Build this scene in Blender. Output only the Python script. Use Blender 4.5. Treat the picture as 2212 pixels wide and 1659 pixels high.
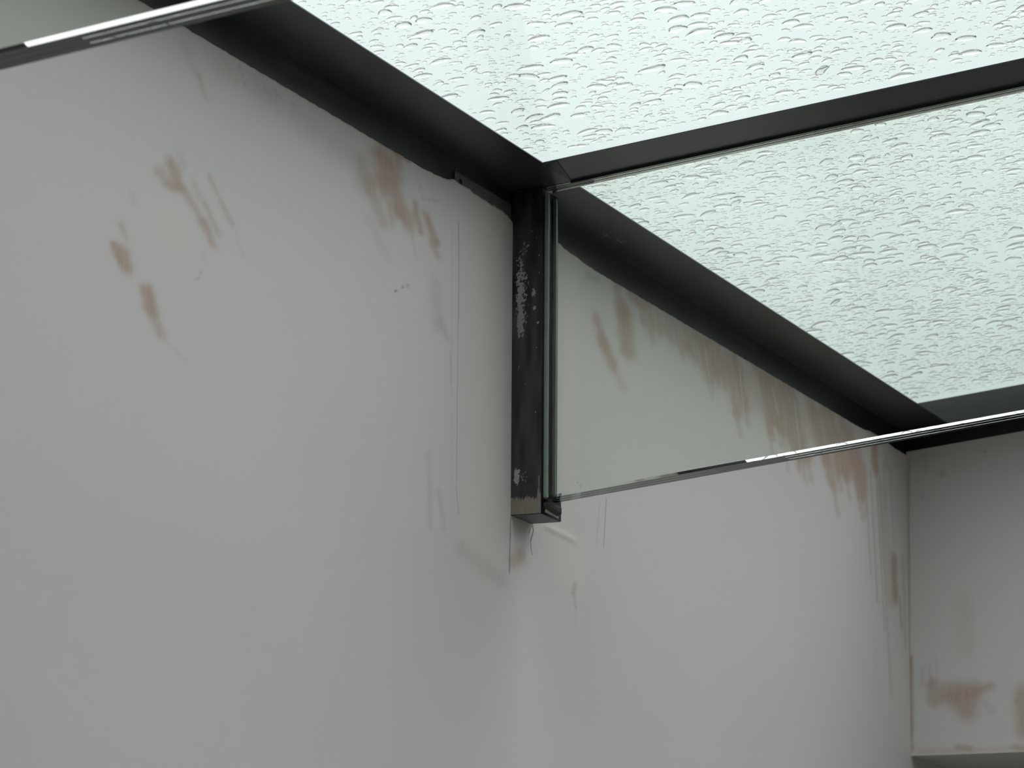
import bpy, math, random
import numpy as np
from mathutils import Vector, Matrix

C = bpy.context.scene.collection
scene = bpy.context.scene
for o in list(bpy.data.objects):
    bpy.data.objects.remove(o)

# ------------------------------------------------------------------ camera
F_PX = 7713.58
right = Vector((0.91999, 0.39188, 0.00689)); up = Vector((0.07408, -0.19114, 0.97876)); fwd = Vector((-0.38487, 0.89994, 0.20488))
cam_d = bpy.data.cameras.new('camera')
cam = bpy.data.objects.new('camera', cam_d); C.objects.link(cam)
fwd.normalize(); right = (right - fwd * right.dot(fwd)).normalized(); up = right.cross(fwd)
cam.matrix_world = Matrix(((right.x, up.x, -fwd.x, 1.88244), (right.y, up.y, -fwd.y, -4.4),
                           (right.z, up.z, -fwd.z, 1.47936), (0, 0, 0, 1)))
cam_d.sensor_fit = 'HORIZONTAL'; cam_d.sensor_width = 36.0
cam_d.lens = F_PX / 2212 * 36.0
cam_d.clip_start = 0.02; cam_d.clip_end = 200
cam_d.dof.use_dof = True
cam_d.dof.focus_distance = 4.75
cam_d.dof.aperture_fstop = 16.0
scene.camera = cam

# ------------------------------------------------------------------ sky, exposure
vs = scene.view_settings
vs.view_transform = 'Standard'; vs.look = 'None'; vs.gamma = 1.0; vs.use_curve_mapping = False
vs.exposure = 0.2
scene.cycles.max_bounces = 14; scene.cycles.diffuse_bounces = 5; scene.cycles.glossy_bounces = 6
scene.cycles.transmission_bounces = 12; scene.cycles.transparent_max_bounces = 16
scene.cycles.use_denoising = True
scene.cycles.caustics_refractive = True; scene.cycles.caustics_reflective = True

world = bpy.data.worlds.new('overcast_sky'); scene.world = world; world.use_nodes = True
wn = world.node_tree; wn.nodes.clear()
def N(t, typ, **kw):
    n = t.nodes.new(typ)
    for k, v in kw.items():
        if k.startswith('i_'):
            n.inputs[k[2:].replace('_', ' ')].default_value = v
        else:
            setattr(n, k, v)
    return n
def mathn(t, op, a, b=None, clamp=False):
    n = t.nodes.new('ShaderNodeMath'); n.operation = op; n.use_clamp = clamp
    for i, v in enumerate((a, b)):
        if v is None: continue
        if isinstance(v, (int, float)): n.inputs[i].default_value = v
        else: t.links.new(v, n.inputs[i])
    return n.outputs[0]
def mixc(t, f, a, b):
    n = t.nodes.new('ShaderNodeMix'); n.data_type = 'RGBA'
    for s, v in ((n.inputs[0], f), (n.inputs[6], a), (n.inputs[7], b)):
        if isinstance(v, (int, float)): s.default_value = v
        elif isinstance(v, (tuple, list)): s.default_value = (*v[:3], 1)
        else: t.links.new(v, s)
    return n.outputs[2]
tc = N(wn, 'ShaderNodeTexCoord')
sx = N(wn, 'ShaderNodeSeparateXYZ'); wn.links.new(tc.outputs['Generated'], sx.inputs[0])
ramp = N(wn, 'ShaderNodeValToRGB'); wn.links.new(mathn(wn, 'MULTIPLY_ADD', sx.outputs[2], .5), ramp.inputs[0])
ramp.inputs[0].links[0].from_node.inputs[2].default_value = .5
SKY = [(0.0, (.04, .045, .04)), (.49, (.05, .055, .05)), (.515, (.10, .11, .10)), (.535, (.74, .82, .81)), (.70, (.80, .885, .875)), (.82, (1.10, 1.12, 1.13)), (1.0, (3.1, 3.04, 3.12))]
el = ramp.color_ramp.elements
while len(el) < len(SKY): el.new(.5)
for e, (p, c) in zip(el, SKY): e.position = p; e.color = (*c, 1)
# an overcast sky a little brighter out over the garden (+X, +Y) than over the house
dirf = mathn(wn, 'ADD', mathn(wn, 'MULTIPLY', sx.outputs[1], SKY_Y := .30), 1.0)
dirf = mathn(wn, 'ADD', dirf, mathn(wn, 'MULTIPLY', sx.outputs[0], .10))
bg = N(wn, 'ShaderNodeBackground'); wo = N(wn, 'ShaderNodeOutputWorld')
wn.links.new(ramp.outputs[0], bg.inputs[0]); wn.links.new(dirf, bg.inputs[1]); wn.links.new(bg.outputs[0], wo.inputs[0])

# ------------------------------------------------------------------ dimensions (metres)
S = 0.10636                    # slope of the glass roof, rising away from the left wall
def slope(x): return S * x
RT = 2.75406                   # underside of roof plates at the left wall
FB = 2.7075                    # underside of the steel box along the wall
PW, PD, PZ = 0.04443, 0.07233, 2.29929   # hanger post
GN, GT_, CH = 0.012, 0.040, 0.003        # glass beam: near face, thickness, arris
GB = 2.31956                   # bottom of the near face at the wall
YE = 1.86                      # end wall
XR = 3.05                      # right wall
Y0 = -2.0976                    # near end of the glass roof
Y2 = -1.9576                   # hanger post of the nearer beam (its glass face at Y2 + GN)
LZ = 2.15312                   # underside of the lintel in the end wall

# ------------------------------------------------------------------ materials
def mat(name):
    m = bpy.data.materials.new(name); m.use_nodes = True
    t = m.node_tree; t.nodes.clear()
    out = N(t, 'ShaderNodeOutputMaterial')
    return m, t, out
def simple(name, col, rough=.6, noise=0, nscale=20, spec=.5, metal=0.0, col2=None):
    m, t, out = mat(name)
    b = N(t, 'ShaderNodeBsdfPrincipled'); b.inputs['Roughness'].default_value = rough
    b.inputs['Metallic'].default_value = metal; b.inputs['Specular IOR Level'].default_value = spec
    if noise:
        g = N(t, 'ShaderNodeTexCoord'); n = N(t, 'ShaderNodeTexNoise', i_Scale=nscale, i_Detail=5.0)
        t.links.new(g.outputs['Object'], n.inputs['Vector'])
        c2 = col2 or tuple(c * (1 - noise) for c in col)
        t.links.new(mixc(t, n.outputs[0], col, c2), b.inputs['Base Color'])
    else: b.inputs['Base Color'].default_value = (*col, 1)
    t.links.new(b.outputs[0], out.inputs[0])
    return m

def plaster_mat(name):
    """skim coat: off-white with pink undercoat showing, grey smudges and trowel marks, warm filler, hairline marks (mesh attribute 'marks')"""
    m, t, out = mat(name)
    b = N(t, 'ShaderNodeBsdfPrincipled'); b.inputs['Roughness'].default_value = .75; b.inputs['Specular IOR Level'].default_value = .25
    tc = N(t, 'ShaderNodeTexCoord')
    at = N(t, 'ShaderNodeAttribute', attribute_name='marks'); sp = N(t, 'ShaderNodeSeparateColor'); t.links.new(at.outputs['Color'], sp.inputs[0])
    mp = N(t, 'ShaderNodeMapping'); mp.inputs['Scale'].default_value = (60, 60, 9); t.links.new(tc.outputs['Object'], mp.inputs['Vector'])
    st = N(t, 'ShaderNodeTexNoise', i_Scale=2.0, i_Detail=6.0, i_Roughness=.65); t.links.new(mp.outputs[0], st.inputs['Vector'])
    big = N(t, 'ShaderNodeTexNoise', i_Scale=1.6, i_Detail=3.0); t.links.new(tc.outputs['Object'], big.inputs['Vector'])
    fine = N(t, 'ShaderNodeTexNoise', i_Scale=300.0, i_Detail=2.0); t.links.new(tc.outputs['Object'], fine.inputs['Vector'])
    base = mixc(t, big.outputs[0], WALL_A, WALL_B)
    base = mixc(t, mathn(t, 'MULTIPLY', sp.outputs[2], .9, True), base, WALL_WARM)
    k = mathn(t, 'MULTIPLY', sp.outputs[1], mathn(t, 'MULTIPLY_ADD', st.outputs[0], 1.2), True)
    k.node.inputs[1].links[0].from_node.inputs[2].default_value = .35
    base = mixc(t, k, base, (.44, .43, .42))
    k = mathn(t, 'MULTIPLY', sp.outputs[0], mathn(t, 'MULTIPLY_ADD', st.outputs[0], .9), True)
    k.node.inputs[1].links[0].from_node.inputs[2].default_value = .48
    base = mixc(t, k, base, WALL_PINK)
    base = mixc(t, at.outputs['Alpha'], base, (.10, .10, .11))
    t.links.new(base, b.inputs['Base Color'])
    bp = N(t, 'ShaderNodeBump', i_Strength=.12, i_Distance=.0006); t.links.new(mathn(t, 'ADD', fine.outputs[0], st.outputs[0]), bp.inputs['Height'])
    t.links.new(bp.outputs[0], b.inputs['Normal']); t.links.new(b.outputs[0], out.inputs[0])
    return m
WALL_A, WALL_B, WALL_WARM, WALL_PINK = (.712, .697, .680), (.738, .720, .716), (.80, .765, .715), (.50, .375, .305)
M_PLASTER = plaster_mat('skim_plaster')
M_PLAIN = simple('plain_plaster', (.70, .69, .675), .8, .05, 2)
M_BARE = simple('bare_pink_plaster', (.40, .33, .29), .9, .3, 3)
M_FLOOR = simple('concrete_floor', (.30, .285, .26), .7, .25, 3)
M_FILLER = simple('plaster_filler', (.55, .53, .49), .85, .3, 120)
M_SILICONE = simple('glow_tinted_silicone', (.33, .44, .37), .35, .3, 60)  # joint colour lifted to imitate light glowing in the glass edge
M_RUBBER = simple('dark_rubber', (.02, .026, .026), .5, .3, 200)
M_GREYSTEEL = simple('bare_grey_steel', (.16, .16, .17), .5, .6, 60)
M_WATER, t, out = mat('rain_water')
g = N(t, 'ShaderNodeBsdfGlass'); g.inputs['IOR'].default_value = 1.33; g.inputs['Roughness'].default_value = 0.0
t.links.new(g.outputs[0], out.inputs[0])

def black_steel(name, dust=.25, sheen=.38, base0=(.0085, .0095, .012)):
    m, t, out = mat(name)
    b = N(t, 'ShaderNodeBsdfPrincipled')
    tc = N(t, 'ShaderNodeTexCoord')
    a = N(t, 'ShaderNodeTexNoise', i_Scale=9.0, i_Detail=5.0, i_Roughness=.6); t.links.new(tc.outputs['Object'], a.inputs['Vector'])
    v = N(t, 'ShaderNodeTexNoise', i_Scale=420.0, i_Detail=2.0); t.links.new(tc.outputs['Object'], v.inputs['Vector'])
    base = mixc(t, mathn(t, 'MULTIPLY', mathn(t, 'SUBTRACT', a.outputs[0], .45, True), 2.5 * dust, True), base0, (.10, .10, .10))
    fl = mathn(t, 'MULTIPLY', mathn(t, 'SUBTRACT', v.outputs[0], .70, True), 12.0, True)
    base = mixc(t, mathn(t, 'MULTIPLY', fl, dust, True), base, (.5, .5, .48))
    at = N(t, 'ShaderNodeAttribute', attribute_name='marks'); sp = N(t, 'ShaderNodeSeparateColor'); t.links.new(at.outputs['Color'], sp.inputs[0])
    sn = N(t, 'ShaderNodeTexNoise', i_Scale=260.0, i_Detail=3.0, i_Roughness=.6); t.links.new(tc.outputs['Object'], sn.inputs['Vector'])
    k = mathn(t, 'MULTIPLY', mathn(t, 'SUBTRACT', mathn(t, 'ADD', sn.outputs[0], sp.outputs[0]), .92), 14.0, True)
    base = mixc(t, k, base, (.46, .44, .43))
    mp = N(t, 'ShaderNodeMapping'); mp.inputs['Scale'].default_value = (500, 500, 60); t.links.new(tc.outputs['Object'], mp.inputs['Vector'])
    br = N(t, 'ShaderNodeTexNoise', i_Scale=1.0, i_Detail=3.0); t.links.new(mp.outputs[0], br.inputs['Vector'])
    k2 = mathn(t, 'MULTIPLY', mathn(t, 'SUBTRACT', mathn(t, 'ADD', br.outputs[0], sp.outputs[1]), .80), 5.0, True)
    base = mixc(t, k2, base, (.30, .26, .21))
    base = mixc(t, mathn(t, 'MULTIPLY', sp.outputs[2], a.outputs[0], True), base, (.16, .16, .17))
    t.links.new(base, b.inputs['Base Color'])
    rg = mathn(t, 'ADD', mathn(t, 'MULTIPLY', mathn(t, 'ADD', k, k2), .4), sheen)
    t.links.new(rg, b.inputs['Roughness'])
    t.links.new(b.outputs[0], out.inputs[0])
    return m
M_STEEL = black_steel('black_powder_coat', .18)
M_POST = black_steel('spattered_black_steel', .32)
M_PLATE = black_steel('satin_black_plate', .12, .30, (.042, .047, .057))

def glass_body(name, col, ior=1.52):
    m, t, out = mat(name)
    g = N(t, 'ShaderNodeBsdfGlass'); g.inputs['IOR'].default_value = ior; g.inputs['Color'].default_value = (*col, 1); g.inputs['Roughness'].default_value = 0
    t.links.new(g.outputs[0], out.inputs[0])
    return m
M_GLASS = glass_body('laminated_beam_glass', (.968, .988, .968))
M_INTER = simple('interlayer', (.10, .13, .12), .3)
# flat roof panes: clear with a Fresnel reflection
M_PANE, t, out = mat('roof_glass')
tr = N(t, 'ShaderNodeBsdfTransparent'); tr.inputs[0].default_value = (.975, .992, .985, 1)
gl = N(t, 'ShaderNodeBsdfGlossy'); gl.inputs['Roughness'].default_value = 0.0
fr = N(t, 'ShaderNodeLayerWeight'); fr.inputs[0].default_value = .5
fk = mathn(t, 'MULTIPLY_ADD', mathn(t, 'POWER', fr.outputs['Facing'], 5.0), .9); fk.node.inputs[2].default_value = .03
mx = N(t, 'ShaderNodeMixShader'); t.links.new(fk, mx.inputs[0]); t.links.new(tr.outputs[0], mx.inputs[1]); t.links.new(gl.outputs[0], mx.inputs[2])
t.links.new(mx.outputs[0], out.inputs[0])

# ------------------------------------------------------------------ helpers
def link(name, verts, faces, m, parent=None, smooth=False):
    me = bpy.data.meshes.new(name); me.from_pydata([tuple(v) for v in verts], [], [tuple(f) for f in faces]); me.update()
    me.materials.append(m)
    if smooth:
        for p in me.polygons: p.use_smooth = True
    o = bpy.data.objects.new(name, me); C.objects.link(o)
    if parent: o.parent = parent
    return o
def tag(o, label=None, cat=None, group=None, kind=None):
    for k, v in (('label', label), ('category', cat), ('group', group), ('kind', kind)):
        if v: o[k] = v
    return o
def empty(name, loc):
    o = bpy.data.objects.new(name, None); C.objects.link(o); o.location = loc; o.empty_display_size = .05
    return o
def copy_tree(o, parent=None):
    c = o.copy(); C.objects.link(c); c.parent = parent
    for ch in [x for x in bpy.data.objects if x.parent == o]: copy_tree(ch, c)
    return c
class MB:
    def __init__(s): s.v = []; s.f = []
    def hexa(s, p):      # 8 points: bottom ring then top ring
        n = len(s.v); s.v += [tuple(q) for q in p]
        s.f += [tuple(n + i for i in q) for q in ((3, 2, 1, 0), (4, 5, 6, 7), (0, 1, 5, 4), (1, 2, 6, 5), (2, 3, 7, 6), (3, 0, 4, 7))]
        return s
    def box(s, x0, x1, y0, y1, z0, z1, sl=0.0, ox=0.0):
        q = lambda x, y, z: (x, y, z + sl * (x + ox))
        return s.hexa([q(x0, y0, z0), q(x1, y0, z0), q(x1, y1, z0), q(x0, y1, z0), q(x0, y0, z1), q(x1, y0, z1), q(x1, y1, z1), q(x0, y1, z1)])
    def prism(s, poly, a0, a1, axis='x', sl=0.0):
        n = len(s.v); k = len(poly)
        for a in (a0, a1):
            for (u, w) in poly:
                s.v.append((a, u, w + sl * a) if axis == 'x' else ((u, a, w) if axis == 'y' else (u, w, a)))
        s.f.append(tuple(range(n, n + k))[::-1]); s.f.append(tuple(range(n + k, n + 2 * k)))
        for i in range(k):
            j = (i + 1) % k; s.f.append((n + i, n + j, n + k + j, n + k + i))
        return s
    def build(s, name, m, parent=None, bevel=0.0):
        o = link(name, s.v, s.f, m, parent)
        import bmesh
        bm = bmesh.new(); bm.from_mesh(o.data); bmesh.ops.recalc_face_normals(bm, faces=bm.faces); bm.to_mesh(o.data); bm.free()
        if bevel:
            b = o.modifiers.new('bevel', 'BEVEL'); b.width = bevel; b.segments = 2; b.limit_method = 'ANGLE'
        return o
def set_marks(o, arr):
    a = o.data.color_attributes.new('marks', 'FLOAT_COLOR', 'POINT'); a.data.foreach_set('color', arr.astype(np.float32).ravel())

# plaster marks: (along, height, along, height, half width, strength, kind) in metres on each wall
WALL_MARKS = [
(-1.0048, 2.5269, -0.9815, 2.5178, 0.00636, 0.55, 'p'),
(-0.9764, 2.5428, -0.9623, 2.5258, 0.008, 0.75, 'p'),
(-0.9902, 2.5167, -0.9663, 2.5194, 0.00425, 0.4, 'p'),
(-0.9629, 2.5576, -0.9483, 2.5521, 0.00482, 0.3, 'g'),
(-0.951, 2.521, -0.8983, 2.4947, 0.00537, 0.55, 'p'),
(-0.8983, 2.4947, -0.8746, 2.4741, 0.00649, 0.6, 'p'),
(-0.9251, 2.5346, -0.8594, 2.4903, 0.00433, 0.3, 'p'),
(-0.8854, 2.5516, -0.8305, 2.511, 0.00383, 0.42, 'p'),
(-0.8939, 2.5177, -0.8641, 2.4919, 0.00271, 0.3, 'p'),
(-0.8281, 2.5104, -0.7936, 2.4751, 0.00165, 0.2, 'g'),
(-1.0876, 2.4453, -1.0787, 2.4349, 0.00413, 0.45, 'p'),
(-1.0983, 2.4193, -1.0894, 2.4074, 0.00513, 0.8, 'p'),
(-1.0837, 2.4149, -1.0737, 2.4037, 0.00875, 0.85, 'p'),
(-1.0266, 2.3859, -1.0149, 2.3664, 0.0078, 0.9, 'p'),
(-1.0116, 2.364, -0.9924, 2.3449, 0.00677, 0.55, 'p'),
(-0.9889, 2.3403, -0.9316, 2.3255, 0.0021, 0.2, 'g'),
(-1.0671, 2.4859, -1.0583, 2.4775, 0.00416, 0.25, 'g'),
(-0.9721, 2.4663, -0.9721, 2.4663, 0.04239, 0.35, 'w'),
(-0.8965, 2.4597, -0.8977, 2.4404, 0.00081, 0.5, 'g'),
(-0.8977, 2.4404, -0.9082, 2.4261, 0.0008, 0.5, 'g'),
(-0.9082, 2.4261, -0.9277, 2.4158, 0.0008, 0.4, 'g'),
(-0.9184, 2.6626, -0.8992, 2.6419, 0.00328, 0.45, 'p'),
(-0.8227, 2.7092, -0.8012, 2.6812, 0.00112, 0.5, 'p'),
(-0.7538, 2.6966, -0.7414, 2.6908, 0.00227, 0.4, 'p'),
(-0.727, 2.6982, -0.712, 2.6931, 0.00228, 0.4, 'p'),
(-0.6798, 2.6961, -0.6732, 2.6897, 0.00115, 0.5, 'p'),
(-0.9536, 2.6913, -0.9241, 2.6638, 0.00544, 0.2, 'p'),
(-0.8625, 2.6867, -0.8392, 2.6876, 0.0111, 0.2, 'p'),
(-0.7681, 2.6904, -0.5129, 2.6705, 0.01622, 0.28, 'g'),
(-0.7202, 2.7105, -0.4354, 2.7118, 0.00294, 0.3, 'p'),
(-0.4793, 2.6731, -0.462, 2.6473, 0.01197, 0.5, 'p'),
(-0.4153, 2.6926, -0.4143, 2.6623, 0.01697, 0.9, 'p'),
(-0.4431, 2.6946, -0.39, 2.6898, 0.00849, 0.5, 'p'),
(-0.3764, 2.7069, -0.3728, 2.6819, 0.00612, 0.7, 'p'),
(-0.4298, 2.7114, -0.3393, 2.7077, 0.00245, 0.9, 'p'),
(-0.458, 2.6483, -0.4181, 2.6096, 0.00962, 0.45, 'p'),
(-0.3893, 2.6685, -0.3629, 2.6382, 0.01158, 0.7, 'p'),
(-0.3713, 2.6361, -0.3397, 2.6271, 0.00977, 0.65, 'p'),
(-0.4023, 2.6378, -0.3874, 2.6108, 0.00364, 0.4, 'p'),
(-0.3234, 2.6571, -0.305, 2.6242, 0.00493, 0.7, 'p'),
(-0.2883, 2.65, -0.2581, 2.6228, 0.00683, 0.85, 'p'),
(-0.2669, 2.6207, -0.2518, 2.6067, 0.00621, 0.55, 'p'),
(-0.3113, 2.688, -0.2976, 2.6696, 0.00124, 0.3, 'g'),
(-0.2976, 2.6696, -0.2523, 2.6782, 0.00125, 0.5, 'g'),
(-0.4563, 2.6005, -0.3999, 2.5653, 0.0072, 0.2, 'g'),
(-0.3308, 2.6181, -0.3154, 2.5847, 0.00245, 0.3, 'g'),
(-0.4883, 2.6588, -0.474, 2.6383, 0.01194, 0.25, 'g'),
(-0.2566, 2.5669, -0.2478, 2.5129, 0.00866, 0.3, 'g'),
(-0.2406, 2.5206, -0.2163, 2.5008, 0.00496, 0.35, 'g'),
(-0.2721, 2.336, -0.265, 2.2401, 0.00362, 0.28, 'g'),
(-0.2374, 2.2932, -0.2215, 2.2469, 0.00365, 0.28, 'g'),
(-0.2069, 2.484, -0.2028, 2.4412, 0.00124, 0.5, 'g'),
(-0.3791, 2.5281, -0.375, 2.5302, 0.00121, 0.7, 'd'),
(-0.3583, 2.5382, -0.3541, 2.5403, 0.00121, 0.7, 'd'),
(-0.3428, 2.5428, -0.3386, 2.545, 0.00122, 0.7, 'd'),
(-0.1003, 2.718, -0.0899, 2.2301, 0.03168, 0.75, 'w'),
(0.1601, 2.3134, 0.2121, 2.2687, 0.03944, 0.75, 'w'),
(0.2255, 2.7086, 0.2284, 2.3842, 0.02162, 0.6, 'w'),
(-0.1584, 2.226, -0.0348, 2.2069, 0.01241, 0.3, 'g'),  # greyer diagonal smudge left of the post foot
(0.0364, 2.249, 0.0092, 2.2348, 0.00826, 0.6, 'p'),
(-0.1843, 2.6655, -0.181, 2.5333, 0.00076, 0.45, 'd'),
(-0.1825, 2.533, -0.1816, 2.3148, 0.00075, 0.3, 'd'),
(-0.205, 2.6479, -0.1993, 2.3057, 0.00093, 0.2, 'g'),
(-0.183, 2.3084, -0.1746, 2.2728, 0.00074, 0.3, 'd'),
(0.0001, 2.2957, -0.0033, 2.219, 0.00082, 0.8, 'd'),
(0.0749, 2.2993, 0.08, 2.2904, 0.00097, 1.0, 'd'),
(0.08, 2.2904, 0.0703, 2.2747, 0.00084, 1.0, 'd'),
(0.0703, 2.2747, 0.0721, 2.264, 0.00077, 0.9, 'd'),
(0.0721, 2.264, 0.0772, 2.2551, 0.00071, 0.7, 'd'),
(0.0749, 2.2986, 0.0652, 2.2855, 0.00077, 0.8, 'd'),
(0.3535, 2.3808, 0.3429, 2.3084, 0.00082, 0.5, 'd'),
(0.3281, 2.3739, 0.314, 2.304, 0.00101, 0.3, 'g'),
(0.2565, 2.3863, 0.2601, 2.3828, 0.00087, 1, 'd'),
(0.2636, 2.3834, 0.2672, 2.38, 0.00101, 1, 'd'),
(0.2332, 2.2374, 0.2263, 2.2245, 0.00462, 0.55, 'p'),
(0.2298, 2.225, 0.2352, 2.206, 0.00264, 0.4, 'p'),
(0.2369, 2.2062, 0.2389, 2.1801, 0.00197, 0.2, 'g'),
(0.3323, 2.639, 0.3563, 2.6093, 0.00902, 0.75, 'p'),
(0.3563, 2.6093, 0.3935, 2.5855, 0.01183, 0.75, 'p'),
(0.3935, 2.5855, 0.4311, 2.5614, 0.00979, 0.35, 'p'),
(0.412, 2.7053, 0.431, 2.6635, 0.00848, 0.7, 'p'),
(0.4424, 2.673, 0.4539, 2.6188, 0.01556, 0.85, 'p'),
(0.2973, 2.6973, 0.3338, 2.6985, 0.00486, 0.4, 'g'),
(0.4615, 2.7055, 0.5236, 2.7011, 0.00859, 0.6, 'p'),
(0.4944, 2.7054, 0.5144, 2.6771, 0.00632, 0.39, 'p'),
(0.5085, 2.6824, 0.5179, 2.667, 0.0038, 0.23, 'p'),
(0.5245, 2.7052, 0.5531, 2.6649, 0.01017, 0.36, 'p'),
(0.5446, 2.6724, 0.5582, 2.6504, 0.00611, 0.23, 'p'),
(0.5445, 2.7052, 0.5629, 2.6795, 0.00702, 0.46, 'p'),
(0.5575, 2.6843, 0.5661, 2.6703, 0.00421, 0.23, 'p'),
(0.5735, 2.7052, 0.5933, 2.6775, 0.00761, 0.47, 'p'),
(0.5875, 2.6826, 0.5968, 2.6675, 0.00457, 0.23, 'p'),
(0.6039, 2.7052, 0.6222, 2.6796, 0.00937, 0.35, 'p'),
(0.6168, 2.6844, 0.6254, 2.6704, 0.00563, 0.23, 'p'),
(0.6288, 2.7052, 0.6473, 2.6794, 0.01134, 0.37, 'p'),
(0.6418, 2.6842, 0.6505, 2.6702, 0.0068, 0.23, 'p'),
(0.6601, 2.7052, 0.6863, 2.6688, 0.01109, 0.39, 'p'),
(0.6785, 2.6756, 0.6909, 2.6558, 0.00666, 0.23, 'p'),
(0.6873, 2.7051, 0.7114, 2.6717, 0.00687, 0.32, 'p'),
(0.7043, 2.6779, 0.7156, 2.6597, 0.00412, 0.23, 'p'),
(0.7066, 2.7051, 0.734, 2.6673, 0.0076, 0.38, 'p'),
(0.7259, 2.6744, 0.7388, 2.6538, 0.00456, 0.23, 'p'),
(0.74, 2.7051, 0.776, 2.6556, 0.00844, 0.53, 'p'),
(0.7654, 2.6648, 0.7823, 2.6379, 0.00506, 0.33, 'p'),
(0.7643, 2.7051, 0.8124, 2.6392, 0.00792, 0.48, 'p'),
(0.7981, 2.6515, 0.8208, 2.6155, 0.00475, 0.33, 'p'),
(0.7843, 2.6996, 0.8214, 2.6488, 0.01061, 0.5, 'p'),
(0.8104, 2.6583, 0.8279, 2.6306, 0.00637, 0.33, 'p'),
(0.8105, 2.705, 0.8439, 2.6595, 0.01025, 0.65, 'p'),
(0.834, 2.668, 0.8497, 2.6432, 0.00615, 0.33, 'p'),
(0.8446, 2.705, 0.8777, 2.66, 0.00783, 0.56, 'p'),
(0.8678, 2.6684, 0.8834, 2.6439, 0.0047, 0.33, 'p'),
(0.8786, 2.697, 0.9402, 2.6135, 0.0111, 0.6, 'p'),
(0.9218, 2.6292, 0.9508, 2.5836, 0.00666, 0.4, 'p'),
(0.9251, 2.7044, 0.9786, 2.6324, 0.01097, 0.87, 'p'),
(0.9627, 2.6459, 0.9878, 2.6066, 0.00659, 0.4, 'p'),
(1.0324, 2.7049, 1.1041, 2.6094, 0.00882, 0.64, 'p'),
(1.0827, 2.6273, 1.1164, 2.5752, 0.0053, 0.4, 'p'),
(1.0599, 2.7049, 1.1156, 2.6309, 0.00893, 0.83, 'p'),
(1.099, 2.6447, 1.1252, 2.6044, 0.00536, 0.4, 'p'),
(1.089, 2.7013, 1.1458, 2.6262, 0.00791, 0.84, 'p'),
(1.1288, 2.6402, 1.1555, 2.5993, 0.00475, 0.4, 'p'),
(1.1126, 2.7048, 1.1708, 2.628, 0.01221, 0.69, 'p'),
(1.1534, 2.6424, 1.1807, 2.6005, 0.00733, 0.4, 'p'),
(1.149, 2.7048, 1.223, 2.6074, 0.01141, 0.59, 'p'),
(1.2008, 2.6257, 1.2357, 2.5725, 0.00685, 0.4, 'p'),
(1.1741, 2.7048, 1.2545, 2.5993, 0.01215, 0.77, 'p'),
(1.2304, 2.6191, 1.2683, 2.5614, 0.0073, 0.4, 'p'),
(1.2095, 2.7048, 1.2859, 2.6049, 0.01167, 0.78, 'p'),
(1.2629, 2.6236, 1.2989, 2.5691, 0.00701, 0.4, 'p'),
(1.3131, 2.7025, 1.3813, 2.6143, 0.01285, 0.76, 'p'),
(1.3608, 2.6308, 1.3929, 2.5826, 0.00772, 0.4, 'p'),
(1.3452, 2.6852, 1.4303, 2.5753, 0.01263, 0.56, 'p'),
(1.4047, 2.596, 1.4448, 2.536, 0.00759, 0.4, 'p'),
(1.3845, 2.7046, 1.4554, 2.6136, 0.01194, 0.74, 'p'),
(1.4341, 2.6307, 1.4674, 2.5809, 0.00717, 0.4, 'p'),
(1.4235, 2.7046, 1.4983, 2.609, 0.01109, 0.81, 'p'),
(1.4758, 2.6269, 1.5109, 2.5747, 0.00666, 0.4, 'p'),
(1.4898, 2.6978, 1.575, 2.5895, 0.01249, 0.81, 'p'),
(1.5493, 2.6099, 1.5893, 2.5507, 0.0075, 0.4, 'p'),
(1.5233, 2.6934, 1.5974, 2.5996, 0.01236, 0.68, 'p'),
(1.575, 2.6172, 1.6098, 2.5659, 0.00742, 0.4, 'p'),
(0.726, 2.6821, 0.9424, 2.6696, 0.01963, 0.35, 'p'),
(0.9424, 2.6696, 1.5289, 2.6617, 0.03847, 0.45, 'p'),
(0.6435, 2.6898, 0.6717, 2.6375, 0.00183, -0.6, 'p'),
(0.7513, 2.6894, 0.7804, 2.6426, 0.00187, -0.6, 'p'),
(0.7895, 2.6893, 0.8186, 2.6213, 0.00188, -0.6, 'p'),
(0.9517, 2.6888, 0.9811, 2.5784, 0.00192, -0.6, 'p'),
(1.0337, 2.6885, 1.0652, 2.6515, 0.00195, -0.6, 'p'),
(1.113, 2.6882, 1.1452, 2.6491, 0.00198, -0.6, 'p'),
(1.2284, 2.6879, 1.2602, 2.6032, 0.00201, -0.6, 'p'),
(1.424, 2.6683, 1.5008, 2.6243, 0.01824, 0.8, 'p'),
(1.5293, 2.6708, 1.5815, 2.6341, 0.01682, 0.75, 'p'),
(1.6608, 2.6943, 1.6699, 2.6493, 0.01026, 1.0, 'p'),
(1.7361, 2.6864, 1.735, 2.6648, 0.00518, 0.3, 'g'),
(1.3838, 2.6244, 1.3883, 2.5886, 0.00204, 0.45, 'p'),
(1.389, 2.6253, 1.396, 2.5899, 0.00327, 0.25, 'g'),
(1.4385, 2.6381, 1.4444, 2.59, 0.00206, 0.54, 'p'),
(1.4437, 2.639, 1.4523, 2.5913, 0.0033, 0.3, 'g'),
(1.2329, 2.5938, 1.2354, 2.5744, 0.002, 0.36, 'p'),
(1.2378, 2.5947, 1.2428, 2.5757, 0.0032, 0.2, 'g'),
(1.1719, 2.5753, 1.1737, 2.5614, 0.00197, 0.36, 'p'),
(1.1767, 2.5761, 1.1809, 2.5627, 0.00316, 0.2, 'g'),
(1.6039, 2.6505, 1.6278, 2.4538, 0.00211, 0.41, 'p'),
(1.6094, 2.6515, 1.6361, 2.455, 0.00337, 0.23, 'g'),
(1.6364, 2.6435, 1.6649, 2.4091, 0.00211, 0.45, 'p'),
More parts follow.
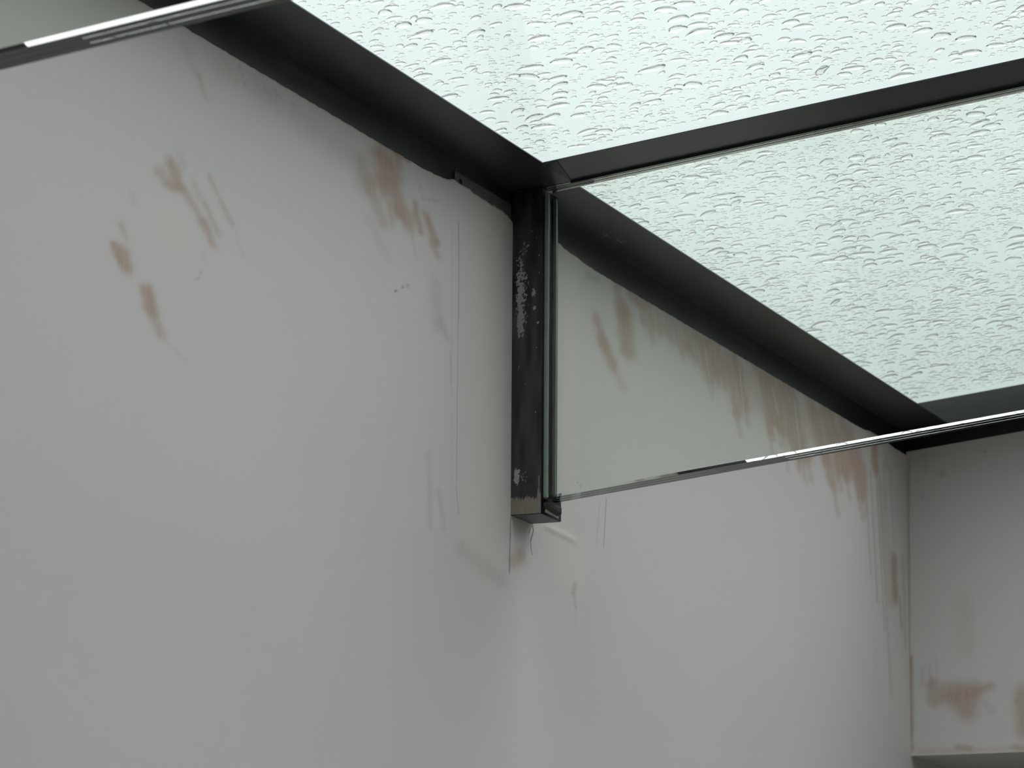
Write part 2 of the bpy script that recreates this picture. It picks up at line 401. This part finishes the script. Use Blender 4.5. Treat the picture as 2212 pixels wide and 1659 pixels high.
(1.642, 2.6445, 1.6732, 2.4102, 0.00338, 0.25, 'g'),
(1.6725, 2.6455, 1.7064, 2.3645, 0.00212, 0.41, 'p'),
(1.6781, 2.6465, 1.7148, 2.3656, 0.0034, 0.23, 'g'),
(1.6917, 2.6403, 1.7385, 2.2516, 0.00212, 0.36, 'p'),
(1.6973, 2.6413, 1.747, 2.2525, 0.00339, 0.2, 'g'),
(1.7155, 2.67, 1.7256, 2.5865, 0.00215, 0.36, 'p'),
(1.7212, 2.6709, 1.7341, 2.5879, 0.00344, 0.2, 'g'),
(1.7551, 2.6683, 1.7721, 2.5257, 0.00216, 0.27, 'p'),
(1.7608, 2.6692, 1.7807, 2.527, 0.00345, 0.15, 'g'),
(1.7046, 2.617, 1.7512, 2.4209, 0.01366, 0.3, 'p'),
(1.7753, 2.5049, 1.7773, 2.433, 0.00942, 0.9, 'p'),
(1.8061, 2.437, 1.8145, 2.3786, 0.00428, 0.5, 'p'),
(1.8276, 2.517, 1.8358, 2.3474, 0.00517, 0.35, 'p'),
(1.6632, 2.7458, 1.696, 2.7305, 0.01378, 0.3, 'w'),
(1.8663, 2.6962, 1.865, 2.351, 0.00261, 0.8, 'p'),
(1.865, 2.351, 1.8601, 2.1555, 0.00171, 0.4, 'p')]
END_MARKS = [
(0.0047, 2.7035, -0.003, 2.1809, 0.00215, 0.9, 'p'),
(0.003, 2.3332, 0.0019, 2.1638, 0.00344, 0.8, 'p'),
(0.0416, 2.2823, 0.0445, 2.2509, 0.01118, 0.7, 'p'),
(0.0649, 2.2728, 0.1257, 2.2737, 0.01118, 0.55, 'p'),
(0.0647, 2.2577, 0.1125, 2.2625, 0.01032, 0.75, 'p'),
(0.1168, 2.2623, 0.1516, 2.2735, 0.00774, 0.6, 'p'),
(0.0872, 2.2517, 0.1058, 2.2307, 0.01806, 0.7, 'p'),
(0.1131, 2.2481, 0.1236, 2.2561, 0.01376, 0.5, 'p'),
(0.213, 2.2525, 0.2168, 2.1939, 0.01892, 0.8, 'p'),
(0.015, 2.1617, 0.2108, 2.1583, 0.00516, 0.3, 'p'),
(0.089, 2.1659, 0.1096, 2.1618, 0.00602, 0.6, 'p'),
(0.1921, 2.1623, 0.2109, 2.1616, 0.00516, 0.5, 'p'),
(0.0472, 2.1589, 0.2108, 2.1558, 0.00129, -0.6, 'g'),
(0.0679, 2.6715, 0.0687, 2.668, 0.00516, 0.5, 'g'),
(0.1486, 2.7068, 0.1503, 2.7041, 0.00258, 0.6, 'p'),
(0.0359, 2.7101, 0.0371, 2.6753, 0.00258, 0.35, 'g'),
(0.0284, 2.6342, 0.0291, 2.6272, 0.00172, 0.5, 'g'),
(0.0264, 2.3152, 0.0214, 2.2814, 0.00344, 0.3, 'g'),
(0.0378, 2.3147, 0.0407, 2.2849, 0.00344, 0.3, 'g'),
(0.0503, 2.3311, 0.0512, 2.2844, 0.00258, 0.25, 'g'),
(0.1424, 2.2427, 0.1524, 2.2298, 0.00688, 0.3, 'g'),
(0.1028, 2.4306, 0.1064, 2.3455, 0.0172, 0.2, 'p'),
(0.0719, 2.1782, 0.1068, 2.1937, 0.0258, -0.3, 'g')]


def value_noise(u, v, seed):
    """smooth 2-D noise, 0..1"""
    r = np.random.RandomState(seed).rand(64, 64)
    iu = np.floor(u).astype(int); iv = np.floor(v).astype(int); fu = u - iu; fv = v - iv
    fu = fu * fu * (3 - 2 * fu); fv = fv * fv * (3 - 2 * fv)
    g = lambda a, b: r[a % 64, b % 64]
    return (g(iu, iv) * (1 - fu) + g(iu + 1, iv) * fu) * (1 - fv) + (g(iu, iv + 1) * (1 - fu) + g(iu + 1, iv + 1) * fu) * fv
def paint(U, Z, marks, ratio):
    """plaster marks on a wall grid; U along the wall, Z up; ratio makes marks longer along the wall"""
    out = np.zeros(U.shape + (4,)); ch = {'p': 0, 'g': 1, 'w': 2, 'd': 3}
    wob = (value_noise(U * 60, Z * 90, 3) - .5) * .0045 + (value_noise(U * 200, Z * 160, 5) - .5) * .0015
    for (u0, z0, u1, z1, w, st, k) in marks:
        du, dz = (u1 - u0) / ratio, z1 - z0
        L = du * du + dz * dz + 1e-12
        x = (U - u0) / ratio; y = Z - z0
        t_ = np.clip((x * du + y * dz) / L, 0, 1)
        d = np.sqrt((x - t_ * du) ** 2 + (y - t_ * dz) ** 2)
        if k in 'pg' and w > .003: d = np.abs(d + wob * min(1, w / .006)) * .88
        q = np.exp(-(d / w) ** (2.0 if k != 'p' else 2.6))
        c = ch[k]
        if st < 0: out[..., c] *= 1 + st * q; continue
        out[..., c] = 1 - (1 - out[..., c]) * (1 - np.clip(st, 0, 1) * q)
    return out
def grid_mesh(name, us, zs, place, m, marks_arr, extra_v=(), extra_f=()):
    nu, nz = len(us), len(zs)
    U, Z = np.meshgrid(us, zs)
    V = place(U, Z).reshape(-1, 3)
    idx = np.arange(nu * nz).reshape(nz, nu)
    Fq = np.stack([idx[:-1, :-1], idx[:-1, 1:], idx[1:, 1:], idx[1:, :-1]], -1).reshape(-1, 4)
    nv = len(V); V = np.vstack([V] + ([np.array(extra_v, float)] if len(extra_v) else []))
    F_ = np.vstack([Fq] + ([np.array(extra_f) + nv] if len(extra_f) else []))
    me = bpy.data.meshes.new(name)
    me.vertices.add(len(V)); me.vertices.foreach_set('co', V.ravel())
    me.loops.add(F_.size); me.loops.foreach_set('vertex_index', F_.ravel().astype(np.int32))
    me.polygons.add(len(F_)); me.polygons.foreach_set('loop_start', np.arange(0, F_.size, 4, dtype=np.int32))
    me.update(calc_edges=True); me.validate(); me.materials.append(m)
    o = bpy.data.objects.new(name, me); C.objects.link(o)
    A = np.zeros((len(V), 4)); A[:nv] = marks_arr.reshape(-1, 4)
    set_marks(o, A)
    return o

MARKS_SOFFIT = [(.0245, .300, .006, .016, .40), (.030, .345, .007, .020, .38), (.012, 1.715, .008, .022, .42), (.03, .32, .02, .10, .12)]   # plaster smudges: out, along, sizes, strength
# ------------------------------------------------------------------ setting
# left wall: fine grid where the plaster can be read, plain beyond it, 12 cm thick
ya = np.concatenate([np.arange(-1.70, -.243, .007), np.arange(-.24, .0845, .0013), np.arange(.088, .297, .006), np.arange(.30, .368, .0016), np.arange(.373, 1.595, .006), np.arange(1.60, YE - .002, .003), [YE]])
za = np.concatenate([np.arange(1.70, 2.7090, .0032), [2.7103, 2.7103]])
U, Z = np.meshgrid(ya, za)
wm = paint(U, Z, WALL_MARKS, 1.9)
RIDGE = (0.1264, 2.3028, 0.2257, 2.2998)
def left_place(U, Z):
    X = (value_noise(U * 5 + 3, Z * 5, 11) - .5) * .0016
    # trowel ridge right of the post foot, and the raised filler around the post
    def ridge(u0, z0, u1, z1, w, h):
        du, dz = u1 - u0, z1 - z0; L = du * du + dz * dz
        t_ = np.clip(((U - u0) * du + (Z - z0) * dz) / L, 0, 1)
        return h * np.exp(-(((U - u0 - t_ * du) * .6) ** 2 + (Z - z0 - t_ * dz) ** 2) / w ** 2)
    X = X + ridge(*RIDGE, .0042, .0013)
    edge = np.clip((U + 1.69) / .05, 0, 1) * np.clip((Z - 1.71) / .05, 0, 1) * np.clip((YE - U) / .02, 0, 1) * np.clip((2.7103 - Z) / .01, 0, 1)
    return np.stack([X * edge, U, Z], -1)
ZTOP = [(-9, 2.7103), (-.30, 2.7103), (-.262, 2.7122), (-.2383, 2.7139), (-.222, 2.7150), (-.205, 2.7202), (-.1932, 2.7207), (-.170, 2.7196), (-.150, 2.7204), (-.135, 2.7180), (-.118, 2.7188), (-.108, 2.7168), (-.0971, 2.7178), (-.075, 2.7168), (-.060, 2.7176), (-.0365, 2.7170),
        (-.02, 2.7150), (-.0007, 2.7090), (.10, 2.7100), (.15, 2.7180), (.176, 2.7191), (.19, 2.7186), (.208, 2.7150), (.235, 2.7146), (.261, 2.7133), (.29, 2.7110), (.3246, 2.7103), (1.60, 2.7103), (1.667, 2.7152), (1.72, 2.7150), (1.78, 2.7103), (9, 2.7103)]
zt_ = lambda U: np.interp(U, [a for a, b in ZTOP], [b for a, b in ZTOP]) + (value_noise(U * 110, U * 0, 44) - .5) * .0012
place0 = left_place
def left_place(U, Z):
    P = place0(U, Z)
    k = np.clip((Z - 2.69) / .0203, 0, 1)
    P[..., 2] = np.where(Z > 2.69, 2.69 + k * (zt_(U) - 2.69), Z)
    P[-1, :, 0] = -.0031                       # the plaster's broken top edge turns back to the steel
    return P
T = .12
ev = []; ef = []
def q4(*p):
    n = len(ev); ev.extend(p); ef.append((n, n + 1, n + 2, n + 3))
def wallrect(y0, y1, z0, z1): q4((0, y0, z0), (0, y1, z0), (0, y1, z1), (0, y0, z1))
YB, YF = -6.2, 5.2
wallrect(YB, -1.70, 0, 2.7103); wallrect(YE, YF, 0, 2.7103); wallrect(-1.70, YE, 0, 1.70)
q4((-T, YB, 0), (-T, YB, 2.7088), (-T, YF, 2.7088), (-T, YF, 0)); q4((-.0115, YB, 2.7088), (-.0115, YF, 2.7088), (-T, YF, 2.7088), (-T, YB, 2.7088))
q4((0, YB, 0), (0, YB, 2.7103), (-T, YB, 2.7103), (-T, YB, 0)); q4((0, YF, 0), (-T, YF, 0), (-T, YF, 2.7103), (0, YF, 2.7103))
wall_left = tag(grid_mesh('wall_left', ya, za, left_place, M_PLASTER, wm, ev, ef), 'long off-white plastered wall with pink undercoat patches below the black frame', 'wall', kind='structure')

# end wall: lintel over an opening, solid beside it
XO = 1.45; TE = .35
xe = np.concatenate([np.arange(0, .45, .003), np.arange(.45, XO, .05), [XO]])
def top_e(x): return 2.71583 + slope(x)
ze = np.linspace(0, 1, 210)
U, Z = np.meshgrid(xe, ze); Zr = LZ + Z * (top_e(U) - LZ)
em = paint(U, Zr, END_MARKS, 1.0)
ev = []; ef = []
q4((XO, YE, 0), (XR, YE, 0), (XR, YE, top_e(XR)), (XO, YE, top_e(XO)))
q4((0, YE + TE, LZ), (XO, YE + TE, LZ), (XO, YE + TE, top_e(XO)), (0, YE + TE, top_e(0)))
q4((XO, YE + TE, 0), (XR, YE + TE, 0), (XR, YE + TE, top_e(XR)), (XO, YE + TE, top_e(XO)))
q4((XO, YE, 0), (XO, YE + TE, 0), (XO, YE + TE, LZ), (XO, YE, LZ))
q4((0, YE, top_e(0)), (XR, YE, top_e(XR)), (XR, YE + TE, top_e(XR)), (0, YE + TE, top_e(0)))
q4((0, YE, LZ), (XO, YE, LZ), (XO, YE + TE, LZ), (0, YE + TE, LZ))
wall_far = tag(grid_mesh('wall_far', xe, ze, lambda U, Z: np.stack([U, np.full_like(U, YE), LZ + Z * (top_e(U) - LZ)], -1), M_PLASTER, em, ev, ef),
               'shaded plastered end wall above an opening, right of the corner', 'wall', kind='structure')
def struct(name, mb, m, label, cat='wall'): return tag(mb.build(name, m), label, cat, kind='structure')
WY0, WY1, WZ0, WZ1 = -.5, 1.7, .10, 2.30  # window opening added out of view to brighten the long wall
HR = 2.7103 + slope(XR)
struct('wall_right', MB().box(XR, XR + T, YB, WY0, 0, HR).box(XR, XR + T, WY1, YF, 0, HR).box(XR, XR + T, WY0, WY1, 0, WZ0).box(XR, XR + T, WY0, WY1, WZ1, HR),
       M_BARE, 'bare plastered wall opposite the long wall')
win = MB()
for (y0, y1, z0, z1) in ((WY0, WY0 + .05, WZ0, WZ1), (WY1 - .05, WY1, WZ0, WZ1), (WY0 + .05, WY1 - .05, WZ0, WZ0 + .05), (WY0 + .05, WY1 - .05, WZ1 - .05, WZ1), ((WY0 + WY1) / 2 - .03, (WY0 + WY1) / 2 + .03, WZ0 + .05, WZ1 - .05)):
    win.box(XR + .02, XR + .08, y0 + .0005, y1 - .0005, z0 + .0005, z1 - .0005)
window = struct('added_window', win, M_STEEL, 'unseen dark framed window added opposite the long wall to brighten it', 'window')
for y0, y1 in ((WY0 + .05, (WY0 + WY1) / 2 - .03), ((WY0 + WY1) / 2 + .03, WY1 - .05)):
    MB().box(XR + .045, XR + .051, y0, y1, WZ0 + .05, WZ1 - .05).build('added_window_pane', M_PANE, window)
struct('wall_back', MB().box(0, XR, YB - T, YB, 0, 3.03), M_BARE, 'plain plastered wall behind the camera')
struct('wall_passage', MB().box(0, XR, YF, YF + T, 0, 2.7), M_PLAIN, 'far wall of the room beyond the opening')
struct('ceiling_passage', MB().box(0, XR, YE + TE, YF, 2.36, 2.46), M_PLAIN, 'low ceiling of the room beyond the opening', 'ceiling')
struct('ceiling', MB().box(0, XR, YB, Y0 - .05, 2.7103, 2.80, S), M_BARE, 'sloping plastered ceiling before the glass roof starts', 'ceiling')
struct('floor', MB().box(-T, XR + T, YB - T, YF + T, -.1, 0), M_FLOOR, 'grey concrete floor', 'floor')

# ------------------------------------------------------------------ steel frame round the glass roof
PT = .0015                                           # plate thickness; panes lie on it
# along the left wall
fl = empty('wall_frame', (0, Y0, FB))
tag(fl, 'black steel roof frame running along the top of the long left wall', 'frame')
L_ = YE - Y0 + .0028
def along(x0, x1, z0, z1, yy0=0, yy1=L_, sl=0): return MB().box(x0, x1, yy0, yy1, z0 - FB, z1 - FB, sl)
WX = -.0032                                         # face of the upstand, just behind the plaster face
i0 = [v for v in np.arange(0, L_ - 3.0, .3)] if L_ > 3.1 else [0.0]
ys = np.concatenate([i0, np.arange(i0[-1] + .05, L_ - .003, .006), [L_]])
zs = np.linspace(2.69 - FB, RT - FB - .0003, 26)
U, Z = np.meshgrid(ys, zs)
def blob(A, u, v, u0, v0, su, sv, k): return A + k * np.exp(-((u - u0) / su) ** 2 - ((v - v0) / sv) ** 2)
fm = np.zeros(U.shape + (4,)); yy = U + Y0
fm[..., 2] = .35 * value_noise(yy * 9, Z * 60, 8) ** 3
web = grid_mesh('upstand', ys, zs, lambda U, Z: np.stack([np.full_like(U, WX), U, Z], -1), M_STEEL, fm,
    [(WX - .008, 0, zs[0]), (WX, 0, zs[0]), (WX, L_, zs[0]), (WX - .008, L_, zs[0]), (WX - .008, 0, zs[-1]), (WX, 0, zs[-1]), (WX, L_, zs[-1]), (WX - .008, L_, zs[-1])],
    [(0, 1, 2, 3), (4, 5, 6, 7), (0, 1, 5, 4), (3, 2, 6, 7), (0, 3, 7, 4)])
web.parent = fl
xs = np.concatenate([[WX - .008], np.arange(0, .0822, .003), [.0822]])
U, Z = np.meshgrid(ys, xs)          # Z here runs out from the wall
gm = np.zeros(U.shape + (4,)); yy = U + Y0
s_ = gm[..., 0]
for (x, y, sx_, sy_, k) in MARKS_SOFFIT: s_ = blob(s_, Z, yy, x, y, sx_, sy_, k)
gm[..., 0] = s_
gm[..., 2] = .30 * value_noise(yy * 9, Z * 60, 9) ** 3 + .35 * np.exp(-((yy - .14) / .12) ** 2)
hz = RT - FB
top = grid_mesh('roof_flange', ys, xs, lambda U, Z: np.stack([Z, U, hz + S * Z], -1), M_PLATE, gm,
    [(xs[0], 0, hz + S * xs[0] + PT), (.0822, 0, hz + S * .0822 + PT), (.0822, L_, hz + S * .0822 + PT), (xs[0], L_, hz + S * xs[0] + PT),
     (.0822, 0, hz + S * .0822), (.0822, L_, hz + S * .0822)], [(0, 1, 2, 3), (1, 4, 5, 2)])
top.parent = fl
# packing plate on the upstand beside the post, with a bolt hole
def plate_with_hole():
    y0, y1, z0, z1, hy, hz_, ry, rz = -.195, -.004, 2.700, 2.734, -.176, 2.7235, .0055, .0042
    v = []; f = []; k = 24; X = (-.0008, -.0030)
    ring = [(hy + ry * math.cos(2 * math.pi * i / k), hz_ + rz * math.sin(2 * math.pi * i / k)) for i in range(k)]
    outer = []
    for i in range(k):
        a = 2 * math.pi * i / k; c, s = math.cos(a), math.sin(a)
        ty = (.018 if c > 0 else hy - y0) / max(abs(c), 1e-6); tz = ((z1 - hz_) if s > 0 else (hz_ - z0)) / max(abs(s), 1e-6); tt = min(ty, tz)
        outer.append((hy + c * tt, hz_ + s * tt))
    for xx in X:
        for p in ring + outer: v.append((xx, p[0], p[1]))
    for lvl in (0, 2 * k):
        for i in range(k):
            j = (i + 1) % k; f.append((lvl + i, lvl + j, lvl + k + j, lvl + k + i))
    for i in range(k):
        j = (i + 1) % k; f.append((i, j, 2 * k + j, 2 * k + i)); f.append((k + i, k + j, 3 * k + j, 3 * k + i))
    m = MB(); m.v = v; m.f = f
    m.box(X[1], X[0], hy + .018, y1, z0, z1)
    m.v = [(a, b - Y0, c - FB) for a, b, c in m.v]
    return m
plate_with_hole().build('packing_plate', M_GREYSTEEL, fl)

# along the end wall
fe = empty('end_frame', (0, YE, FB))
tag(fe, 'black steel roof frame running across the top of the end wall', 'frame')
z0 = 2.71583 - FB
MB().box(-.0108, XR, .003, .011, z0 - .02, RT - FB - .0004, S).build('upstand', M_STEEL, fe)
MB().box(.0826, XR, -.183, .0110, RT - FB, RT - FB + PT, S).box(-.0108, .0826, .0029, .0110, RT - FB - .0006, RT - FB + PT, S).build('roof_flange', M_PLATE, fe)
# near end and right side of the roof opening (outside this view)
fn = empty('near_frame', (0, Y0, FB)); tag(fn, 'black steel roof frame at the near end of the glass roof', 'frame')
MB().box(PW + .001, XR, -.05, 0, 0, RT - FB + PT, S).build('box_section', M_STEEL, fn)
fr_ = empty('side_frame', (XR, Y0, FB)); tag(fr_, 'black steel roof frame along the wall opposite the long wall', 'frame')
MB().box(-.05, -.0005, .001, L_ - .184, 0, RT - FB + PT, S, XR).build('box_section', M_STEEL, fr_)

# cross plates in the roof plane, each over a glass beam
def cross_plate(ypost, label):
    o = empty('cross_plate', (0, ypost, RT)); tag(o, label, 'roof bar', 'roof bars over the glass beams')
    MB().box(.0826, XR - .051, -.0893, GN + GT_, 0, PT, S).build('plate', M_PLATE, o)
    xa, xb, ya_, yb_ = 0.1027, 0.0845, -.0885, GN - .004
    MB().hexa([(x, y, z + S * x) for z in (-.0011, -.0001) for x, y in ((.0826, ya_), (xa, ya_), (xb, yb_), (.0826, yb_))]).build('joint_cover', M_STEEL, o)
    MB().box(.0826, XR - .051, GN - .0035, GN - .0006, -.0030, -.0002, S).build('seal', M_RUBBER, o)
    return o
cross_plate(0.0, 'black steel roof bar meeting the hanger post, between the two rainy panes')
cross_plate(Y2, 'black steel roof bar above the nearer glass beam, upper left')

# ------------------------------------------------------------------ hanger post
def hanger_post(y, label):
    o = empty('hanger_post', (0, y, PZ)); tag(o, label, 'post', 'posts holding the glass beams')
    h = RT - PZ - .0002
    # shaft: fine grid on the face that shows, so spatter can be placed
    xs = np.linspace(0, PW, 32); zs = np.linspace(0, h, 260); U, Z = np.meshgrid(xs, zs)
    A = np.zeros(U.shape + (4,)); s = A[..., 0]
    nz = value_noise(U * 160, Z * 90, 21) - .5
    s = blob(s, U, Z, .014, .325, .013, .085, .36)
    s = blob(s, U, Z, .010, .300, .004, .045, .14); s = blob(s, U, Z, .0125, .262, .0045, .022, .42)
    s = blob(s, U, Z, .0325, .308, .0035, .007, .55); s = blob(s, U, Z, .0335, .286, .0030, .004, .6); s = blob(s, U, Z, .038, .265, .003, .004, .55)
    s = blob(s, U, Z, .011, .205, .005, .013, .34); s = blob(s, U, Z, .008, .055, .004, .014, .46); s = blob(s, U, Z, .014, .055, .014, .022, .24)
    s = blob(s, U, Z, .026, .035, .012, .03, .22); s = blob(s, U, Z, .02, .33, .02, .10, .15)
    s = s + nz * .16 + (value_noise(U * 700, Z * 500, 77) - .5) * .16
    for (a, b) in ((.028, .166), .032 and (.032, .166), (.038, .16), (.037, .23), (.020, .18), (.036, .14), (.012, .145), (.03, .395), (.036, .385), (.024, .375), (.040, .36), (.04, .335)):
        s = blob(s, U, Z, a, b, .0009, .0013, .75)
    A[..., 0] = np.clip(s, 0, 1)
    A[..., 1] = np.clip(.62 * (1 / (1 + np.exp((Z - .022 - .0015 * np.sin(U * 300) - .003 * value_noise(U * 300, Z * 0, 4) - .05 * np.clip(U - .037, 0, 1) * 20) / .0022))), 0, 1)
    A[..., 1] += .6 * np.exp(-((U - .0405 - (Z - .02) * .03) / .0012) ** 2) * (Z < .052) * (Z > .01)
    A[..., 2] = np.clip(.25 + .9 * (value_noise(U * 120 + 9, Z * 22, 31) - .4), 0, 1)
    sh = grid_mesh('shaft', xs, zs, lambda U, Z: np.stack([U, np.zeros_like(U), Z], -1), M_POST, A,
        [(0, 0, 0), (PW, 0, 0), (PW, PD, 0), (0, PD, 0), (0, 0, h), (PW, 0, h), (PW, PD, h), (0, PD, h)],
        [(0, 3, 2, 1), (4, 5, 6, 7), (1, 2, 6, 5), (2, 3, 7, 6), (3, 0, 4, 7)])
    sh.parent = o
    g0 = GB - PZ
    # silicone joints where the beam meets the post, and the block under its corner
    MB().box(PW, PW + .0066, GN - .0050, GN - .0004, g0 + .002, h - .006).build('silicone_joint', M_SILICONE, o, .0012)
    MB().box(PW, PW + .006, GN + GT_ + .0004, GN + GT_ + .0045, g0 + .002, h - .006).build('silicone_joint', M_SILICONE, o, .0012)
    MB().hexa([(PW, GN - .004, g0 - .012), (PW + .007, GN - .002, g0 - .009), (PW + .007, GN + GT_ + .006, g0 - .013), (PW, GN + GT_ + .007, g0 - .016),
               (PW, GN - .004, g0 - .0042), (PW + .007, GN - .002, g0 - .0042), (PW + .007, GN + GT_ + .006, g0 - .0042), (PW, GN + GT_ + .007, g0 - .0042)]).build('bearing_block', M_RUBBER, o, .0008)
    # weld bead at the head, thin lips at the foot, filler smear on the room face
    v = MB(); v.box(.001, PW, -.0022, -.0001, h - .0022, h + .0006, S); v.build('weld_bead', M_STEEL, o, .0007)
    f = MB(); f.hexa([(PW, .014, .0035), (PW + .0007, .014, .0035), (PW + .0007, .062, .002), (PW, .062, .002), (PW, .016, .0125), (PW + .0007, .016, .0125), (PW + .0007, .058, .0105), (PW, .058, .0105)])
    f.build('filler_smear', M_FILLER, o)
    MB().box(.0002, PW - .0004, .001, PD - .001, -.0012, -.0001).build('foot_plate', M_GREYSTEEL, o, .0004)
    return o
hanger_post(0.0, 'black steel hanger post with plaster spatter, holding the end of the glass beam')
hanger_post(Y2, 'black steel hanger post holding the nearer glass beam, out to the left')

# ------------------------------------------------------------------ glass beams (three plies each)
def glass_beam(y, label):
    o = empty('glass_beam', (0, y, GB)); tag(o, label, 'glass beam', 'laminated glass beams hanging under the roof')
    c = CH; t3 = GT_ / 3; gw, gd = .0007, .0012
    zt = RT - GB - .0006
    prof = [(0, 0), (c, -c)]
    for k in (1, 2): prof += [(t3 * k - gw, -c), (t3 * k, -c + gd), (t3 * k + gw, -c)]
    prof += [(GT_ - .0015, -c), (GT_, -c + .0015), (GT_, zt - .0015), (GT_ - .0015, zt)]
    for k in (2, 1): prof += [(t3 * k + gw, zt), (t3 * k, zt - gd), (t3 * k - gw, zt)]
    prof += [(.0015, zt), (0, zt - .0015)]
    prof = [(u + GN, w) for u, w in prof]
    MB().prism(prof, PW - .0005, XR - .052, 'x', S).build('glass_panel', M_GLASS, o)
    for k in (1, 2):
        u = GN + t3 * k
        MB().prism([(u - .00045, -c + .0002), (u + .00045, -c + .0002), (u, -c + gd - .0002)], PW + .0015, XR - .053, 'x', S).build('interlayer', M_INTER, o)
        MB().prism([(u - .00045, zt - .0002), (u, zt - gd + .0002), (u + .00045, zt - .0002)], PW + .0015, XR - .053, 'x', S).build('interlayer', M_INTER, o)
    return o
glass_beam(0.0, 'tall laminated glass beam fixed to the black hanger post, polished lower edge')
glass_beam(Y2, 'nearer laminated glass beam whose lower edge crosses the top left corner')

# ------------------------------------------------------------------ roof panes and rain
def pane(y0, y1, label):
    z = RT + PT + .0004
    m = MB().box(.060, XR - .02, y0, y1, 0, .010, S)
    o = m.build('roof_pane', M_PANE); o.location = (0, 0, z)
    tag(o, label, 'glass pane', 'panes of the glass roof')
    return o
pane(.012, YE - .02, 'rain-covered roof pane seen through the glass beam, far side of the roof bar')
pane(Y0 + .004, .008, 'rain-covered roof pane nearer the camera, above the roof bar')

def rain(name, x0, x1, y0, y1, per_m2, seed, label):
    R_ = np.random.RandomState(seed)
    zbase = RT + PT + .0108
    n = int((x1 - x0) * (y1 - y0) * per_m2)
    cell = .012; grid = {}; drops = []
    clear = [(R_.uniform(x0, x1), R_.uniform(y0, y1), R_.uniform(.02, .05), R_.uniform(.03, .10)) for _ in range(int(26 * (x1 - x0) * (y1 - y0)))]
    for i in range(n):
        q = R_.rand()
        a = (R_.uniform(.0065, .012) if q < .09 else R_.uniform(.0034, .0065) if q < .34 else R_.uniform(.0014, .0034))
        ok = False
        for tr_ in range(5):
            x, y = R_.uniform(x0, x1), R_.uniform(y0, y1)
            if a < .006 or tr_ > 2:
                if any(((x - c[0]) / c[2]) ** 2 + ((y - c[1]) / c[3]) ** 2 < 1 for c in clear) and R_.rand() < .8: continue
            gi, gj = int(x / cell), int(y / cell); ok = True
            for di in (-2, -1, 0, 1, 2):
                for dj in (-2, -1, 0, 1, 2):
                    for (X, Y, A) in grid.get((gi + di, gj + dj), ()):
                        if (x - X) ** 2 + (y - Y) ** 2 < (.95 * (a + A)) ** 2: ok = False; break
                    if not ok: break
                if not ok: break
            if ok: break
        if not ok: continue
        grid.setdefault((gi, gj), []).append((x, y, a)); drops.append((x, y, a))
    V = []; F = []; nv = 0
    K = 13; rho = np.array([1.0, .92, .72, .40])
    th = np.arange(K) * 2 * math.pi / K
    for (x, y, a) in drops:
        el_ = R_.uniform(.9, 1.5) if a < .005 else R_.uniform(1.1, 3.0)
        rot = R_.normal(.0, .35)
        r = 1 + sum(R_.uniform(-1, 1) * amp * np.cos(k * th + R_.uniform(0, 6.28)) for k, amp in ((1, .0), (2, .16), (3, .13), (4, .08), (5, .05)))
        H = min(.0045, a * (R_.uniform(.20, .44) if a < .005 else R_.uniform(.30, .50)))
        bx, by = a * el_ ** .5 * r * np.cos(th), a / el_ ** .5 * r * np.sin(th)
        bend = R_.uniform(-.5, .5) / a * .3 if a > .006 else 0
        by = by + bend * bx * bx
        c, s_ = math.cos(rot), math.sin(rot)
        bx, by = bx * c - by * s_, bx * s_ + by * c
        pts = []
        for k in rho:
            z = H * (1 - k ** 2.4) ** .75
            pts.append(np.stack([x + bx * k, y + by * k, np.full(K, z)], -1))
        pts.append(np.array([[x, y, H]])); pts.append(np.array([[x, y, 0.]]))
        P = np.vstack(pts); P[:, 2] += zbase + S * P[:, 0]
        V.append(P)
        nr = len(rho)
        for lv in range(nr - 1):
            for i in range(K):
                j = (i + 1) % K; F.append((nv + lv * K + i, nv + lv * K + j, nv + (lv + 1) * K + j, nv + (lv + 1) * K + i))
        top = nv + nr * K; bot = top + 1
        for i in range(K):
            j = (i + 1) % K
            F.append((nv + (nr - 1) * K + i, nv + (nr - 1) * K + j, top)); F.append((nv + j, nv + i, bot))
        nv += len(P)
    V = np.vstack(V)
    me = bpy.data.meshes.new(name)
    me.vertices.add(len(V)); me.vertices.foreach_set('co', V.ravel())
    tot = np.array([len(f) for f in F], dtype=np.int32); flat = np.array([i for f in F for i in f], dtype=np.int32)
    me.loops.add(len(flat)); me.loops.foreach_set('vertex_index', flat)
    me.polygons.add(len(F)); me.polygons.foreach_set('loop_start', np.concatenate([[0], np.cumsum(tot)[:-1]]).astype(np.int32))
    me.update(calc_edges=True)
    sm = np.ones(len(F), dtype=bool)
    me.polygons.foreach_set('use_smooth', sm)
    me.materials.append(M_WATER)
    try:
        me.set_sharp_from_angle(angle=math.radians(75))
    except Exception: pass
    o = bpy.data.objects.new(name, me); C.objects.link(o)
    tag(o, label, 'rain', kind='stuff')
    print(name, len(drops), 'drops')
    return o
rain('raindrops', .070, 1.55, .060, YE - .17, 7200, 7, 'raindrops lying on the far roof pane, seen through the glass beam')
rain('raindrops', .070, 1.70, -1.60, -.085, 5400, 19, 'raindrops lying on the nearer roof pane above the roof bar')
